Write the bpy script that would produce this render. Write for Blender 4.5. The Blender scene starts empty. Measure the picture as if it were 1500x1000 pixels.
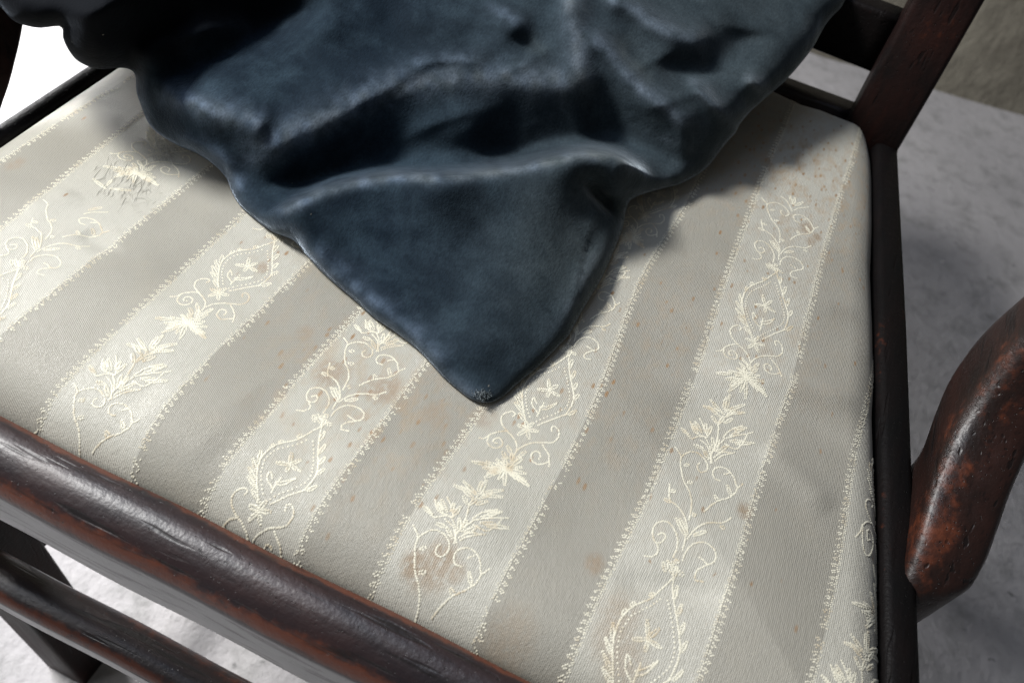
import bpy, math, random
import numpy as np
from mathutils import Vector, Matrix
random.seed(7); rng = np.random.default_rng(7)
S = bpy.context.scene
COL = S.collection

# ------------------------------------------------------------------ camera
F = 1330.0                                   # focal length in photo pixels (photo 1500 x 1000)
_vy = np.array([1558.57-750, -835.98-500]); _p0 = np.array([-400, 280.]); _d = np.array([1, .497])
_t = (-F*F-_vy@_p0)/(_vy@_d); _vx = _p0+_t*_d
CX = -np.array([_vx[0], _vx[1], F]); CX /= np.linalg.norm(CX)      # world X, Y, Z as seen by the camera
CY = np.array([_vy[0], _vy[1], F]); CY /= np.linalg.norm(CY)
CZ = np.cross(CX, CY)
CZ = -CZ if CZ[1] > 0 else CZ
SEAT = 0.43                                  # height of the seat frame
CAM = np.array([0, 0, SEAT+.355])
cam = bpy.data.cameras.new('camera'); camo = bpy.data.objects.new('camera', cam); COL.objects.link(camo)
right = (CX[0], CY[0], CZ[0]); down = (CX[1], CY[1], CZ[1]); fwd = (CX[2], CY[2], CZ[2])
M = Matrix(((right[0], -down[0], -fwd[0], CAM[0]), (right[1], -down[1], -fwd[1], CAM[1]), (right[2], -down[2], -fwd[2], CAM[2]), (0, 0, 0, 1)))
camo.matrix_world = M
cam.sensor_width = 36; cam.lens = F/1500*36
cam.clip_start = .01; cam.clip_end = 60
cam.dof.use_dof = True; cam.dof.focus_distance = .47; cam.dof.aperture_fstop = 10.0
S.camera = camo

# ------------------------------------------------------------------ light
w = bpy.data.worlds.new('World'); S.world = w; w.use_nodes = True
bg = w.node_tree.nodes['Background']; bg.inputs[0].default_value = (.95, .97, 1.0, 1); bg.inputs[1].default_value = .085
def area(name, loc, target, sx, sy, power, color):
    l = bpy.data.lights.new(name, 'AREA'); l.shape = 'RECTANGLE'; l.size = sx; l.size_y = sy; l.energy = power; l.color = color
    o = bpy.data.objects.new(name, l); COL.objects.link(o); o.location = loc
    o.rotation_euler = (Vector(target)-Vector(loc)).to_track_quat('-Z', 'Y').to_euler(); return o
area('window_light', (-1.34, .12, 1.95), (-.15, .35, .35), .34, .34, 60, (1.0, .985, .955))
area('overhead_fill', (-.95, .30, 2.2), (-.1, .3, .43), 1.3, 1.3, 9, (.56, .70, 1.0))  # added soft panel overhead, for fill and a bluish sheen on the wood
area('front_fill', (-1.5, -.75, 1.5), (-.6, .35, 0), .9, .9, 5, (.97, .98, 1.0))  # added fill from the front left, no real opening there
lo = area('floor_fill', (-1.95, .95, .72), (-.95, .55, 0), .5, .5, 12, (1.0, 1.0, 1.0)); lo.data.spread = math.radians(68)  # added lamp with narrow spread, only to whiten the floor on the left
S.view_settings.view_transform = 'Standard'; S.view_settings.look = 'None'; S.view_settings.gamma = 1; S.view_settings.exposure = 0
S.render.engine = 'CYCLES'; S.cycles.max_bounces = 6

# ------------------------------------------------------------------ helpers
def at(u, v, z):
    r = np.array([u-750, v-500, F]); W = np.array([r@CX, r@CY, r@CZ]); return CAM+(z-CAM[2])/W[2]*W
def at_many(u, v, z):
    r = np.stack([u-750, v-500, np.full_like(u, F)], -1); W = np.stack([r@CX, r@CY, r@CZ], -1)
    return CAM+((z-CAM[2])/W[..., 2])[..., None]*W

def mesh_np(name, V, Fc, mat, smooth=True, attrs=None, uv=None):
    me = bpy.data.meshes.new(name); V = np.asarray(V, float); Fc = np.asarray(Fc, np.int32); k = Fc.shape[1]
    me.vertices.add(len(V)); me.vertices.foreach_set('co', V.ravel())
    me.loops.add(Fc.size); me.loops.foreach_set('vertex_index', Fc.ravel())
    me.polygons.add(len(Fc)); me.polygons.foreach_set('loop_start', np.arange(len(Fc), dtype=np.int32)*k)
    me.update(calc_edges=True)
    me.polygons.foreach_set('use_smooth', np.full(len(Fc), smooth))
    for n, a in (attrs or {}).items():
        at_ = me.attributes.new(n, 'FLOAT', 'POINT'); at_.data.foreach_set('value', np.asarray(a, np.float32))
    if uv is not None:
        l = me.uv_layers.new(name='UVMap'); l.data.foreach_set('uv', np.asarray(uv, np.float32)[Fc.ravel()].ravel())
    me.validate(); me.materials.append(mat); return me
def link(name, me, parent=None, **kw):
    o = bpy.data.objects.new(name, me); COL.objects.link(o)
    if parent is not None: o.parent = parent
    for k, v in kw.items(): o[k] = v
    return o
def grid_faces(nr, nc, close_c=False):
    r = np.arange(nr-1)[:, None]; c = np.arange(nc if close_c else nc-1)[None, :]; c2 = (c+1) % nc
    return np.stack([r*nc+c, r*nc+c2, (r+1)*nc+c2, (r+1)*nc+c], -1).reshape(-1, 4)
def loft(rings, cap=True):
    """rings: list of (n,3) closed sections -> V, F (quads, caps as fans of quads/tris)"""
    R = np.array(rings); nr, nc = R.shape[:2]; V = R.reshape(-1, 3); Fq = grid_faces(nr, nc, True)
    if cap:
        c0 = len(V); V = np.vstack([V, R[0].mean(0), R[-1].mean(0)]); e = []
        for i in range(nc):
            j = (i+1) % nc
            e.append((c0, j, i, i)); e.append((c0+1, (nr-1)*nc+i, (nr-1)*nc+j, (nr-1)*nc+j))
        return V, Fq, np.array(e)
    return V, Fq, np.zeros((0, 4), int)
def mesh_loft(name, rings, mat, wear=None, smooth=True):
    V, Fq, E = loft(rings); me = bpy.data.meshes.new(name)
    faces = [tuple(f) for f in Fq]+[tuple(f[:3]) for f in E]
    me.from_pydata([tuple(v) for v in V], [], faces); me.polygons.foreach_set('use_smooth', [smooth]*len(faces))
    if wear is not None:
        W = np.append(np.tile(wear, len(rings)), [0, 0]) if np.ndim(wear) == 1 else np.append(np.array(wear).ravel(), [0, 0])
        a = me.attributes.new('wear', 'FLOAT', 'POINT'); a.data.foreach_set('value', W.astype(np.float32))
    me.update(); me.materials.append(mat); return me
def rrect(hx, hy, r, n=4):
    """rounded rectangle outline, centre 0"""
    p = []
    for cx, cy, a0 in ((hx-r, hy-r, 0), (-hx+r, hy-r, 90), (-hx+r, -hy+r, 180), (hx-r, -hy+r, 270)):
        for k in range(n+1):
            a = math.radians(a0+90*k/n); p.append((cx+r*math.cos(a), cy+r*math.sin(a)))
    return np.array(p)
def resample(P, step=None, n=None):
    P = np.asarray(P, float); L = np.r_[0, np.cumsum(np.linalg.norm(np.diff(P, axis=0), axis=1))]
    n = n or max(2, int(round(L[-1]/step))+1); t = np.linspace(0, L[-1], n)
    return np.stack([np.interp(t, L, P[:, i]) for i in range(P.shape[1])], -1)
def smooth_line(P, n=8):
    """Catmull-Rom through the points"""
    P = np.asarray(P, float)
    if len(P) < 3: return P
    Q = np.vstack([2*P[0]-P[1], P, 2*P[-1]-P[-2]]); out = []
    for i in range(1, len(Q)-2):
        a, b, c, d = Q[i-1:i+3]
        for t in np.linspace(0, 1, n, endpoint=False):
            out.append(.5*((2*b)+(-a+c)*t+(2*a-5*b+4*c-d)*t*t+(-a+3*b-3*c+d)*t**3))
    out.append(P[-1]); return np.array(out)
def vnoise(x, y, seed=0):
    """smooth value noise, numpy"""
    g = np.random.default_rng(seed).random((64, 64)); xi = np.floor(x).astype(int); yi = np.floor(y).astype(int)
    fx = x-xi; fy = y-yi; fx = fx*fx*(3-2*fx); fy = fy*fy*(3-2*fy); G = lambda a, b: g[a % 64, b % 64]
    return (G(xi, yi)*(1-fx)+G(xi+1, yi)*fx)*(1-fy)+(G(xi, yi+1)*(1-fx)+G(xi+1, yi+1)*fx)*fy*1.0-.5

# ------------------------------------------------------------------ materials
def mat(name):
    m = bpy.data.materials.new(name); m.use_nodes = True; nt = m.node_tree; nt.nodes.clear()
    o = nt.nodes.new('ShaderNodeOutputMaterial'); b = nt.nodes.new('ShaderNodeBsdfPrincipled'); nt.links.new(b.outputs[0], o.inputs[0])
    return m, nt, b
class N:
    def __init__(s, nt): s.nt = nt
    def node(s, t, **kw):
        n = s.nt.nodes.new(t)
        for k, v in kw.items(): setattr(n, k, v)
        return n
    def set(s, inp, v):
        if isinstance(v, bpy.types.NodeSocket): s.nt.links.new(v, inp)
        elif v is not None: inp.default_value = v
    def m(s, op, a, b=None, c=None, clamp=False):
        n = s.node('ShaderNodeMath', operation=op, use_clamp=clamp); s.set(n.inputs[0], a); s.set(n.inputs[1], b); s.set(n.inputs[2], c); return n.outputs[0]
    def noise(s, vec, scale, detail=3, rough=.5, dist=0, dim='3D'):
        n = s.node('ShaderNodeTexNoise', noise_dimensions=dim); s.set(n.inputs['Vector'], vec); n.inputs['Scale'].default_value = scale
        n.inputs['Detail'].default_value = detail; n.inputs['Roughness'].default_value = rough; n.inputs['Distortion'].default_value = dist; return n.outputs[0]
    def mapping(s, vec, scale=(1, 1, 1), loc=(0, 0, 0), rot=(0, 0, 0)):
        n = s.node('ShaderNodeMapping'); s.set(n.inputs[0], vec); n.inputs['Scale'].default_value = scale; n.inputs['Location'].default_value = loc; n.inputs['Rotation'].default_value = rot; return n.outputs[0]
    def ramp(s, v, lo, hi, a=0, b=1, kind='LINEAR'):
        n = s.node('ShaderNodeMapRange', interpolation_type=kind); s.set(n.inputs[0], v)
        for i, x in enumerate((lo, hi, a, b)): s.set(n.inputs[1+i], x)
        return n.outputs[0]
    def mix(s, f, a, b, blend='MIX'):
        n = s.node('ShaderNodeMix', data_type='RGBA', blend_type=blend); s.set(n.inputs[0], f)
        s.set(n.inputs[6], a if not isinstance(a, tuple) else (*a, 1)); s.set(n.inputs[7], b if not isinstance(b, tuple) else (*b, 1)); return n.outputs[2]
    def attr(s, name): return s.node('ShaderNodeAttribute', attribute_name=name).outputs['Fac']
    def bump(s, h, strength, dist, normal=None):
        n = s.node('ShaderNodeBump'); s.set(n.inputs['Height'], h); n.inputs['Strength'].default_value = strength; n.inputs['Distance'].default_value = dist
        if normal is not None: s.set(n.inputs['Normal'], normal)
        return n.outputs[0]
    def noise_sep(s, c):
        n = s.node('ShaderNodeSeparateColor'); s.set(n.inputs[0], c); return n.outputs[0]
    def obj(s): return s.node('ShaderNodeTexCoord').outputs['Object']
    def uv(s): return s.node('ShaderNodeTexCoord').outputs['UV']

def wood_mat(name, grain, base=(.009, .0075, .008), red=(.06, .015, .008), red_amt=.22, rough=.3, spec=.5):
    m, nt, b = mat(name); n = N(nt); co = n.obj()
    sc = [260, 260, 260]; sc['xyz'.index(grain)] = 22
    g = n.noise(n.mapping(co, tuple(sc)), 1, 5, .6)
    bs = [42, 42, 42]; bs['xyz'.index(grain)] = 15; blotch = n.noise(n.mapping(co, tuple(bs)), 1, 5, .62, .3); fine = n.noise(co, 190, 3, .6)
    wr = n.attr('wear'); wear = n.m('MAXIMUM', wr, 0); grey = n.m('MAXIMUM', n.m('MULTIPLY', wr, -1), 0)
    wm = n.ramp(n.m('ADD', n.m('ADD', n.m('MULTIPLY', wear, .42), n.m('MULTIPLY', blotch, .62)), n.m('MULTIPLY', fine, .40)), .66, .86, 0, 1, 'SMOOTHSTEP')
    patches = n.m('MULTIPLY', n.ramp(blotch, .35, .75), red_amt)
    c = n.mix(patches, base, red)
    c = n.mix(n.m('MULTIPLY', wm, .75), c, (.115, .030, .012))
    pit = n.m('MAXIMUM', n.ramp(n.noise(n.mapping(co, tuple(x*.75 for x in sc)), 1, 2, .5), .36, .30), n.ramp(n.noise(n.mapping(co, tuple(x*(1.0 if x > 100 else 12) for x in [2.2*q for q in sc])), 1, 2, .5), .33, .27))
    c = n.mix(n.m('MULTIPLY', n.m('MAXIMUM', n.ramp(g, .42, .3), pit), .75), c, (.004, .003, .003))
    c = n.mix(n.m('MULTIPLY', grey, n.ramp(g, .40, .46, .35, 1)), c, (.30, .30, .30))
    n.set(b.inputs['Base Color'], c)
    n.set(b.inputs['Roughness'], n.ramp(n.m('ADD', n.m('MULTIPLY', g, .5), n.m('MULTIPLY', blotch, .5)), .3, .7, rough-.06, rough+.14))
    b.inputs['Specular IOR Level'].default_value = spec
    b.inputs['Coat Weight'].default_value = .2*(spec > .4); b.inputs['Coat Roughness'].default_value = .42
    tiny = n.noise(co, 420, 3, .6)
    h = n.m('SUBTRACT', n.m('ADD', n.m('MULTIPLY', blotch, .25), n.m('ADD', n.m('MULTIPLY', fine, .28), n.m('ADD', n.m('MULTIPLY', g, .25), n.m('MULTIPLY', tiny, .3)))), n.m('MULTIPLY', pit, .35))
    n.set(b.inputs['Normal'], n.bump(h, .7, .0011)); return m
WOODX = wood_mat('dark_wood_x', 'x', base=(.013, .0095, .0115), red_amt=.35, rough=.36); WOODY = wood_mat('dark_wood_y', 'y', base=(.004, .004, .0042), red_amt=.05, spec=.10, rough=.4); WOODZ = wood_mat('dark_wood_z', 'z', base=(.006, .005, .005), red=(.038, .0095, .006), red_amt=.55, rough=.5, spec=.15)
WOODA = wood_mat('worn_arm_wood', 'y', base=(.010, .006, .005), red=(.038, .011, .007), red_amt=.6, rough=.38, spec=.4)

def fabric_mat():
    m, nt, b = mat('striped_satin'); n = N(nt); uv = n.uv(); sep = n.node('ShaderNodeSeparateXYZ'); n.set(sep.inputs[0], uv)
    u, v = sep.outputs[0], sep.outputs[1]; co = n.obj()
    # odd stripe = ornament stripe, even = plain (u counts the borders)
    fr = n.m('FRACT', n.m('MULTIPLY', u, .5)); orn = n.m('MULTIPLY', n.ramp(fr, .502, .498), n.ramp(fr, .0, .002))
    big = n.noise(co, 9, 3, .5, .3); mid = n.noise(co, 40, 4, .6); fine = n.noise(n.mapping(co, (900, 260, 500)), 1, 2, .6)
    plain = n.mix(n.ramp(big, .35, .65), (.275, .262, .222), (.335, .32, .275)); cream = n.mix(n.ramp(big, .35, .65), (.42, .408, .352), (.485, .472, .412))
    c = n.mix(orn, plain, cream)
    c = n.mix(n.ramp(fine, .35, .75, 0, .22), c, (.27, .26, .21)); c = n.mix(n.ramp(mid, .55, .8, 0, .18), c, (.42, .37, .28))
    # rust flecks, stretched along the warp
    fm = n.node('ShaderNodeTexVoronoi', feature='F1'); n.set(fm.inputs['Vector'], n.mapping(co, (260, 110, 120), rot=(0, 0, .12))); fm.inputs['Scale'].default_value = 1
    fl = n.ramp(n.m('ADD', fm.outputs['Distance'], n.m('MULTIPLY', n.noise(co, 520, 2), .25)), .26, .40, 1, 0)
    rare = n.noise_sep(fm.outputs['Color'])
    foxing = n.attr('foxing')
    keep = n.m('LESS_THAN', rare, n.m('ADD', .02, n.m('MULTIPLY', foxing, .75)))
    c = n.mix(n.m('MULTIPLY', n.m('MULTIPLY', fl, keep), n.ramp(mid, .3, .6, .3, .95)), c, (.28, .165, .075))
    cloud = n.m('MULTIPLY', foxing, n.ramp(n.noise(n.mapping(co, (170, 90, 100)), 1, 4, .65), .47, .68))
    c = n.mix(n.m('MULTIPLY', cloud, .55), c, (.38, .265, .15))
    st = n.m('MULTIPLY', n.attr('stain'), n.ramp(n.noise(n.mapping(co, (420, 260, 300)), 1, 4, .7), .3, .52), None, True)
    c = n.mix(n.m('MULTIPLY', st, .9), c, (.30, .225, .15))
    n.set(b.inputs['Base Color'], c)
    n.set(b.inputs['Roughness'], n.mix(orn, (.52,)*3, (.42,)*3)); b.inputs['Specular IOR Level'].default_value = .5
    b.inputs['Sheen Weight'].default_value = .12; b.inputs['Sheen Roughness'].default_value = .4
    # rib weave: warp lines follow the stripe, weft lines cross it
    wx = n.m('SINE', n.m('MULTIPLY', u, 2*math.pi*52)); wy = n.m('SINE', n.m('ADD', n.m('MULTIPLY', v, 2*math.pi/.00088), n.m('MULTIPLY', u, 2*math.pi*26)))
    weave = n.m('MULTIPLY', n.m('ADD', wx, wy), .5); irr = n.noise(n.mapping(co, (1500, 1100, 900)), 1, 2, .7)
    h = n.m('ADD', n.m('MULTIPLY', weave, .35), n.m('ADD', irr, n.m('MULTIPLY', fine, .8)))
    n1 = n.bump(h, .9, .00032); crumple = n.noise(n.mapping(co, (22, 42, 30), rot=(0, 0, .35)), 1, 1.5, .5, 0)
    n.set(b.inputs['Normal'], n.bump(crumple, .6, .0022, n1)); return m
FABRIC = fabric_mat()
def thread_mat(name, col, dark):
    m, nt, b = mat(name); n = N(nt); co = n.obj()
    n.set(b.inputs['Base Color'], n.mix(n.ramp(n.noise(co, 110, 3, .6), .5, .72), col, dark)); b.inputs['Roughness'].default_value = .42
    b.inputs['Sheen Weight'].default_value = .2; return m
THREAD = thread_mat('cream_silk_thread', (.72, .69, .56), (.52, .43, .29)); FRAY = thread_mat('frayed_thread', (.56, .55, .49), (.46, .45, .39))

def velvet_mat():
    m, nt, b = mat('blue_velvet'); n = N(nt); co = n.obj()
    big = n.noise(co, 16, 4, .6, .5); mid = n.noise(co, 60, 4, .65, .3); nap = n.noise(n.mapping(co, (900, 420, 700)), 1, 3, .7)
    worn = n.attr('worn')  # rubbed pile, plus fold and rim highlights carried in the colour
    rubs = n.m('MULTIPLY', n.ramp(n.m('ADD', n.m('MULTIPLY', big, .6), n.m('MULTIPLY', mid, .4)), .42, .66, 0, 1, 'SMOOTHSTEP'), 1.0)
    c = n.mix(rubs, (.0060, .0138, .0232), (.021, .038, .054)); c = n.mix(n.attr('deep'), c, (.002, .003, .005))  # the last mix paints the shade of the upper-left lobe
    c = n.mix(worn, c, n.mix(mid, (.022, .034, .040), (.085, .104, .108)))
    cr = n.m('MULTIPLY', n.m('MULTIPLY', n.attr('crest_light'), 1.2, None, True), n.ramp(mid, .3, .65, .45, 1.0)); c = n.mix(cr, c, n.mix(worn, (.10, .14, .20), (.15, .17, .18)))  # painted highlights on the fold crests
    c = n.mix(n.ramp(nap, .35, .8, 0, .5), c, (.0, .001, .003))
    lv = n.node('ShaderNodeTexVoronoi', feature='F1'); n.set(lv.inputs['Vector'], n.mapping(co, (170, 60, 120), rot=(0, 0, .8))); lv.inputs['Scale'].default_value = 1
    lint = n.m('MULTIPLY', n.ramp(lv.outputs['Distance'], .05, .03), n.m('LESS_THAN', n.noise_sep(lv.outputs['Color']), .14))
    c = n.mix(n.m('MULTIPLY', lint, .6), c, (.30, .28, .24))
    n.set(b.inputs['Base Color'], c); b.inputs['Roughness'].default_value = .85; b.inputs['Specular IOR Level'].default_value = .12
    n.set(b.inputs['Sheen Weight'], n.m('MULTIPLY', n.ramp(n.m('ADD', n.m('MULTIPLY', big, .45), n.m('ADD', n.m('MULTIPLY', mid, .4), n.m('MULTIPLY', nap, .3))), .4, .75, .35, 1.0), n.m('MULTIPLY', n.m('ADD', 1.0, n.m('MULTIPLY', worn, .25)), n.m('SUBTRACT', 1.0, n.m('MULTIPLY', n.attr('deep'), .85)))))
    n.set(b.inputs['Sheen Tint'], n.mix(worn, (.70, .82, 1.0), (.80, .90, .95))); b.inputs['Sheen Roughness'].default_value = .25
    n1 = n.bump(nap, .5, .0006); n2 = n.bump(n.m('ADD', big, n.m('MULTIPLY', mid, .3)), .4, .003, n1)
    n.set(b.inputs['Normal'], n2); return m
VELVET = velvet_mat()

def floor_mat():
    m, nt, b = mat('concrete'); n = N(nt); co = n.obj()
    a = n.noise(co, 3.2, 5, .6); c1 = n.noise(co, 26, 5, .7); sp = n.noise(co, 60, 3, .6)
    c = n.mix(n.ramp(a, .3, .7), (.33, .32, .33), (.43, .415, .42)); c = n.mix(n.ramp(c1, .48, .68, 0, .65), c, (.20, .20, .195))
    c = n.mix(n.ramp(sp, .66, .74, 0, .75), c, (.11, .11, .11))
    n.set(b.inputs['Base Color'], c); b.inputs['Roughness'].default_value = .9
    n.set(b.inputs['Normal'], n.bump(n.m('ADD', c1, sp), .5, .004)); return m
def wall_mat():
    m, nt, b = mat('rough_stone_wall'); n = N(nt); co = n.obj()
    a = n.noise(co, 7, 5, .65, .4); c1 = n.noise(n.mapping(co, (30, 30, 14)), 1, 5, .7)
    c = n.mix(n.ramp(a, .3, .7), (.16, .145, .115), (.27, .25, .20)); c = n.mix(n.ramp(c1, .45, .7, 0, .7), c, (.10, .09, .07))
    n.set(b.inputs['Base Color'], c); b.inputs['Roughness'].default_value = .95; n.set(b.inputs['Normal'], n.bump(c1, .8, .01)); return m

# ------------------------------------------------------------------ setting
V = np.array([(-4, -3, 0), (5, -3, 0), (5, 4, 0), (-4, 4, 0)], float)
link('floor', mesh_np('floor', V, [(0, 1, 2, 3)], floor_mat(), False), kind='structure')
pa, pb = at(1370, 130, 0), at(1500, 165, 0); dr = (pb-pa)/np.linalg.norm(pb-pa); dr = np.array([math.cos(.10), math.sin(.10), 0])
nx, nz = 90, 50; T = np.linspace(-3.5, 3.5, nx); Zs = np.linspace(-.02, 2.4, nz); TT, ZZ = np.meshgrid(T, Zs)
nrm = np.array([-dr[1], dr[0], 0]); off = .02*vnoise(TT*4, ZZ*4, 3)+.012*vnoise(TT*11, ZZ*11, 4)
P = pa+TT[..., None]*dr+ZZ[..., None]*np.array([0, 0, 1])+off[..., None]*nrm
link('wall', mesh_np('wall', P.reshape(-1, 3), grid_faces(nz, nx), wall_mat()), kind='structure')

# ------------------------------------------------------------------ seat surface
XL = -.386
r_px = [(1172, 152), (1200, 160), (1220, 168), (1250, 179), (1266, 187), (1275, 198), (1279, 212), (1283, 232), (1285, 260), (1286, 330), (1284, 395), (1288, 480), (1290, 560), (1288, 605), (1292, 700), (1296, 800), (1297, 900), (1300, 1000)]
RB = np.array([at(*p, SEAT+.001)[:2] for p in r_px])          # right / back outline of the pad
YF = .1505
RB = np.vstack([RB, RB[-1]+(RB[-1]-RB[-5])/(RB[-1][1]-RB[-5][1])*(YF+.006-RB[-1][1]), ])
RB = np.vstack([RB, (RB[-1][0]-.008, YF)])
BK = RB[0]; yb = BK[1]+.012
outline = np.vstack([RB, (XL+.006, YF), (XL, YF+.006), (XL, yb-.04), (XL+.035, yb), (BK[0]-.06, yb)])
OC = np.vstack([outline, outline[:1]])
def dist_poly(P, Q, closed=False):
    """distance of points P (n,2) to polyline Q; returns d, index, t, sign (cross)"""
    best = np.full(len(P), 1e9); bi = np.zeros(len(P), int); bt = np.zeros(len(P)); bs = np.zeros(len(P))
    for i in range(len(Q)-1):
        a, b = Q[i], Q[i+1]; ab = b-a; L = ab@ab
        if L == 0: continue
        t = np.clip(((P-a)@ab)/L, 0, 1); q = P-(a+t[:, None]*ab); d = np.hypot(q[:, 0], q[:, 1]); m = d < best
        best[m] = d[m]; bi[m] = i; bt[m] = t[m]; s = np.sign(ab[0]*q[:, 1]-ab[1]*q[:, 0]); bs[m] = s[m]
    return best, bi, bt, bs
def inside(P, Q):
    c = np.zeros(len(P), bool); n = len(Q)
    for i in range(n):
        a, b = Q[i], Q[(i+1) % n]
        if a[1] == b[1]: continue
        m = ((a[1] > P[:, 1]) != (b[1] > P[:, 1])) & (P[:, 0] < (b[0]-a[0])*(P[:, 1]-a[1])/(b[1]-a[1])+a[0]); c ^= m
    return c
def gauss_line(P, Q, amp, w):
    Q = resample(smooth_line(Q), n=24); d, i, t, s = dist_poly(P, Q); k = (i+t)/23; return amp*np.exp(-(d/w)**2)*np.clip(np.sin(np.pi*np.clip(k, .03, .97))*1.6, 0, 1)
WR_PX = [([(1010, 520), (1080, 540), (1180, 560), (1290, 575)], .0016, .008), ([(960, 600), (1050, 590), (1150, 600), (1280, 640)], -.0012, .010),
         ([(1120, 640), (1180, 690), (1230, 740)], .0012, .009), ([(780, 740), (860, 770), (960, 830), (1080, 880)], -.0012, .012),
         ([(1000, 370), (1100, 400), (1200, 430), (1280, 440)], .0012, .009), ([(560, 640), (620, 680), (700, 740), (760, 800)], .0012, .014),
         ([(360, 560), (420, 620), (480, 680)], -.0012, .012), ([(120, 330), (150, 350), (175, 345)], -.0012, .006), ([(30, 290), (70, 290), (110, 270)], .0010, .008),
         ([(900, 840), (990, 850), (1080, 870)], -.0010, .006), ([(200, 560), (260, 600), (320, 650)], .0010, .013)]
WR = [(np.array([at(*p, SEAT+.02)[:2] for p in q]), a, wd) for q, a, wd in WR_PX]
_gx, _gy = np.meshgrid(np.linspace(-.42, .18, 300), np.linspace(.12, .70, 300)); _g = np.stack([_gx.ravel(), _gy.ravel()], -1)
WG = sum(gauss_line(_g, qq, a, wd) for qq, a, wd in [(q0, 1.5*a0, w0) for q0, a0, w0 in WR]).reshape(300, 300)
def seat_h(P, wr=True):
    P = np.atleast_2d(P); d, *_ = dist_poly(P, OC); ins = inside(P, outline); d = np.where(ins, d, 0)
    q = np.clip(d/.022, 0, 1); z = SEAT-.012+.0185*np.sqrt(1-(1-q)**2)+.015*(1-np.exp(-d/.07))
    z += .0009*vnoise(P[:, 0]*28, P[:, 1]*22, 1)*q+.0012*vnoise(P[:, 0]*11+3, P[:, 1]*12, 2)*q
    if wr:
        gx = np.clip((P[:, 0]+.42)/.60*299, 0, 298.99); gy = np.clip((P[:, 1]-.12)/.58*299, 0, 298.99); i = gx.astype(int); j = gy.astype(int); fx = gx-i; fy = gy-j
        z = z+q*((WG[j, i]*(1-fx)+WG[j, i+1]*fx)*(1-fy)+(WG[j+1, i]*(1-fx)+WG[j+1, i+1]*fx)*fy)
    return z
def on_seat(pts):
    """photo pixels -> points of the seat surface (fixed point iteration)"""
    pts = np.asarray(pts, float); z = np.full(len(pts), SEAT+.015)
    for _ in range(6):
        W = at_many(pts[:, 0], pts[:, 1], z); z = seat_h(W[:, :2], False)
    return at_many(pts[:, 0], pts[:, 1], z)
borders_px = [
 [(0, 235), (40, 211), (78, 184)],
 [(0, 337), (60, 290), (120, 238), (170, 200), (207, 170)],
 [(0, 490), (80, 425), (190, 337), (250, 290), (306, 241)],
 [(60, 622), (75, 590), (115, 540), (165, 490), (250, 415), (350, 322)],
 [(190, 698), (206, 650), (232, 608), (290, 540), (345, 488), (400, 435), (455, 381)],
 [(296, 752), (305, 722), (325, 685), (380, 620), (450, 540), (530, 455)],
 [(430, 822), (443, 785), (480, 720), (540, 645), (580, 590), (620, 535)],
 [(545, 880), (552, 858), (568, 810), (598, 758), (616, 730), (644, 690), (682, 642), (712, 592)],
 [(697, 942), (707, 905), (745, 830), (795, 740), (830, 672), (850, 635), (890, 540), (910, 480), (935, 410), (965, 360), (1000, 310)],
 [(828, 998), (850, 930), (905, 815), (945, 740), (985, 640), (1030, 520), (1060, 420), (1090, 340), (1125, 240), (1143, 205)],
 [(1020, 998), (1045, 930), (1060, 880), (1078, 820), (1100, 740), (1115, 690), (1132, 640), (1160, 560), (1182, 460), (1205, 370), (1228, 290), (1250, 225)],
 [(1190, 1000), (1215, 900), (1235, 790), (1245, 715), (1253, 660), (1270, 600), (1280, 545), (1288, 495)]]
BY = np.linspace(YF-.01, yb+.03, 80); BX = []
for bp in borders_px:
    W = on_seat(bp); o = np.argsort(W[:, 1]); x, y = W[o, 0], W[o, 1]; k = np.polyfit(y, x, 1)
    xx = np.interp(BY, y, x); lo = BY < y[0]; hi = BY > y[-1]; xx[lo] = x[0]+(BY[lo]-y[0])*k[0]*.6; xx[hi] = x[-1]+(BY[hi]-y[-1])*k[0]
    xx = np.convolve(np.pad(xx, 3, mode='reflect', reflect_type='odd'), np.ones(7)/7, 'valid'); BX.append(xx)
BX = np.array(BX)
BX = np.vstack([BX[0]-.045, BX, BX[-1]+.046])       # index 0 = extra left border, 1..12 = traced, 13 = right
NB = len(BX)
def bx(i, y): return np.interp(y, BY, BX[i])
def stripe_u(x, y):
    u = np.zeros_like(x)
    for i in range(NB-1):
        a, b = bx(i, y), bx(i+1, y); m = x >= a; u = np.where(m, i+(x-a)/(b-a), u)
    return u
# ornament stripes start at border index 2 (a), 4 (c), 6 (e), 8 (g), 10 (i), 12 (k); index 0 is ornament too

chair = bpy.data.objects.new('armchair', None); COL.objects.link(chair)
chair['label'] = 'old dark wooden armchair with a worn cream and grey striped satin seat'; chair['category'] = 'armchair'

ny, nxs = 520, 520
ys = YF+(yb-YF)*(np.linspace(0, 1, ny)); 
def xr_of(y):
    # rightmost crossing of the outline at height y
    out = np.full_like(y, -9.)
    for i in range(len(OC)-1):
        a, b = OC[i], OC[i+1]
        lo, hi = min(a[1], b[1]), max(a[1], b[1]); m = (y >= lo-1e-9) & (y <= hi+1e-9)
        x = np.where(abs(b[1]-a[1]) < 1e-9, max(a[0], b[0]), a[0]+(b[0]-a[0])*(y-a[1])/(b[1]-a[1]+1e-15)); out = np.where(m, np.maximum(out, x), out)
    return out
def xl_of(y):
    out = np.full_like(y, 9.)
    for i in range(len(OC)-1):
        a, b = OC[i], OC[i+1]
        lo, hi = min(a[1], b[1]), max(a[1], b[1]); m = (y >= lo-1e-9) & (y <= hi+1e-9)
        x = np.where(abs(b[1]-a[1]) < 1e-9, min(a[0], b[0]), a[0]+(b[0]-a[0])*(y-a[1])/(b[1]-a[1]+1e-15)); out = np.where(m, np.minimum(out, x), out)
    return out
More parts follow.
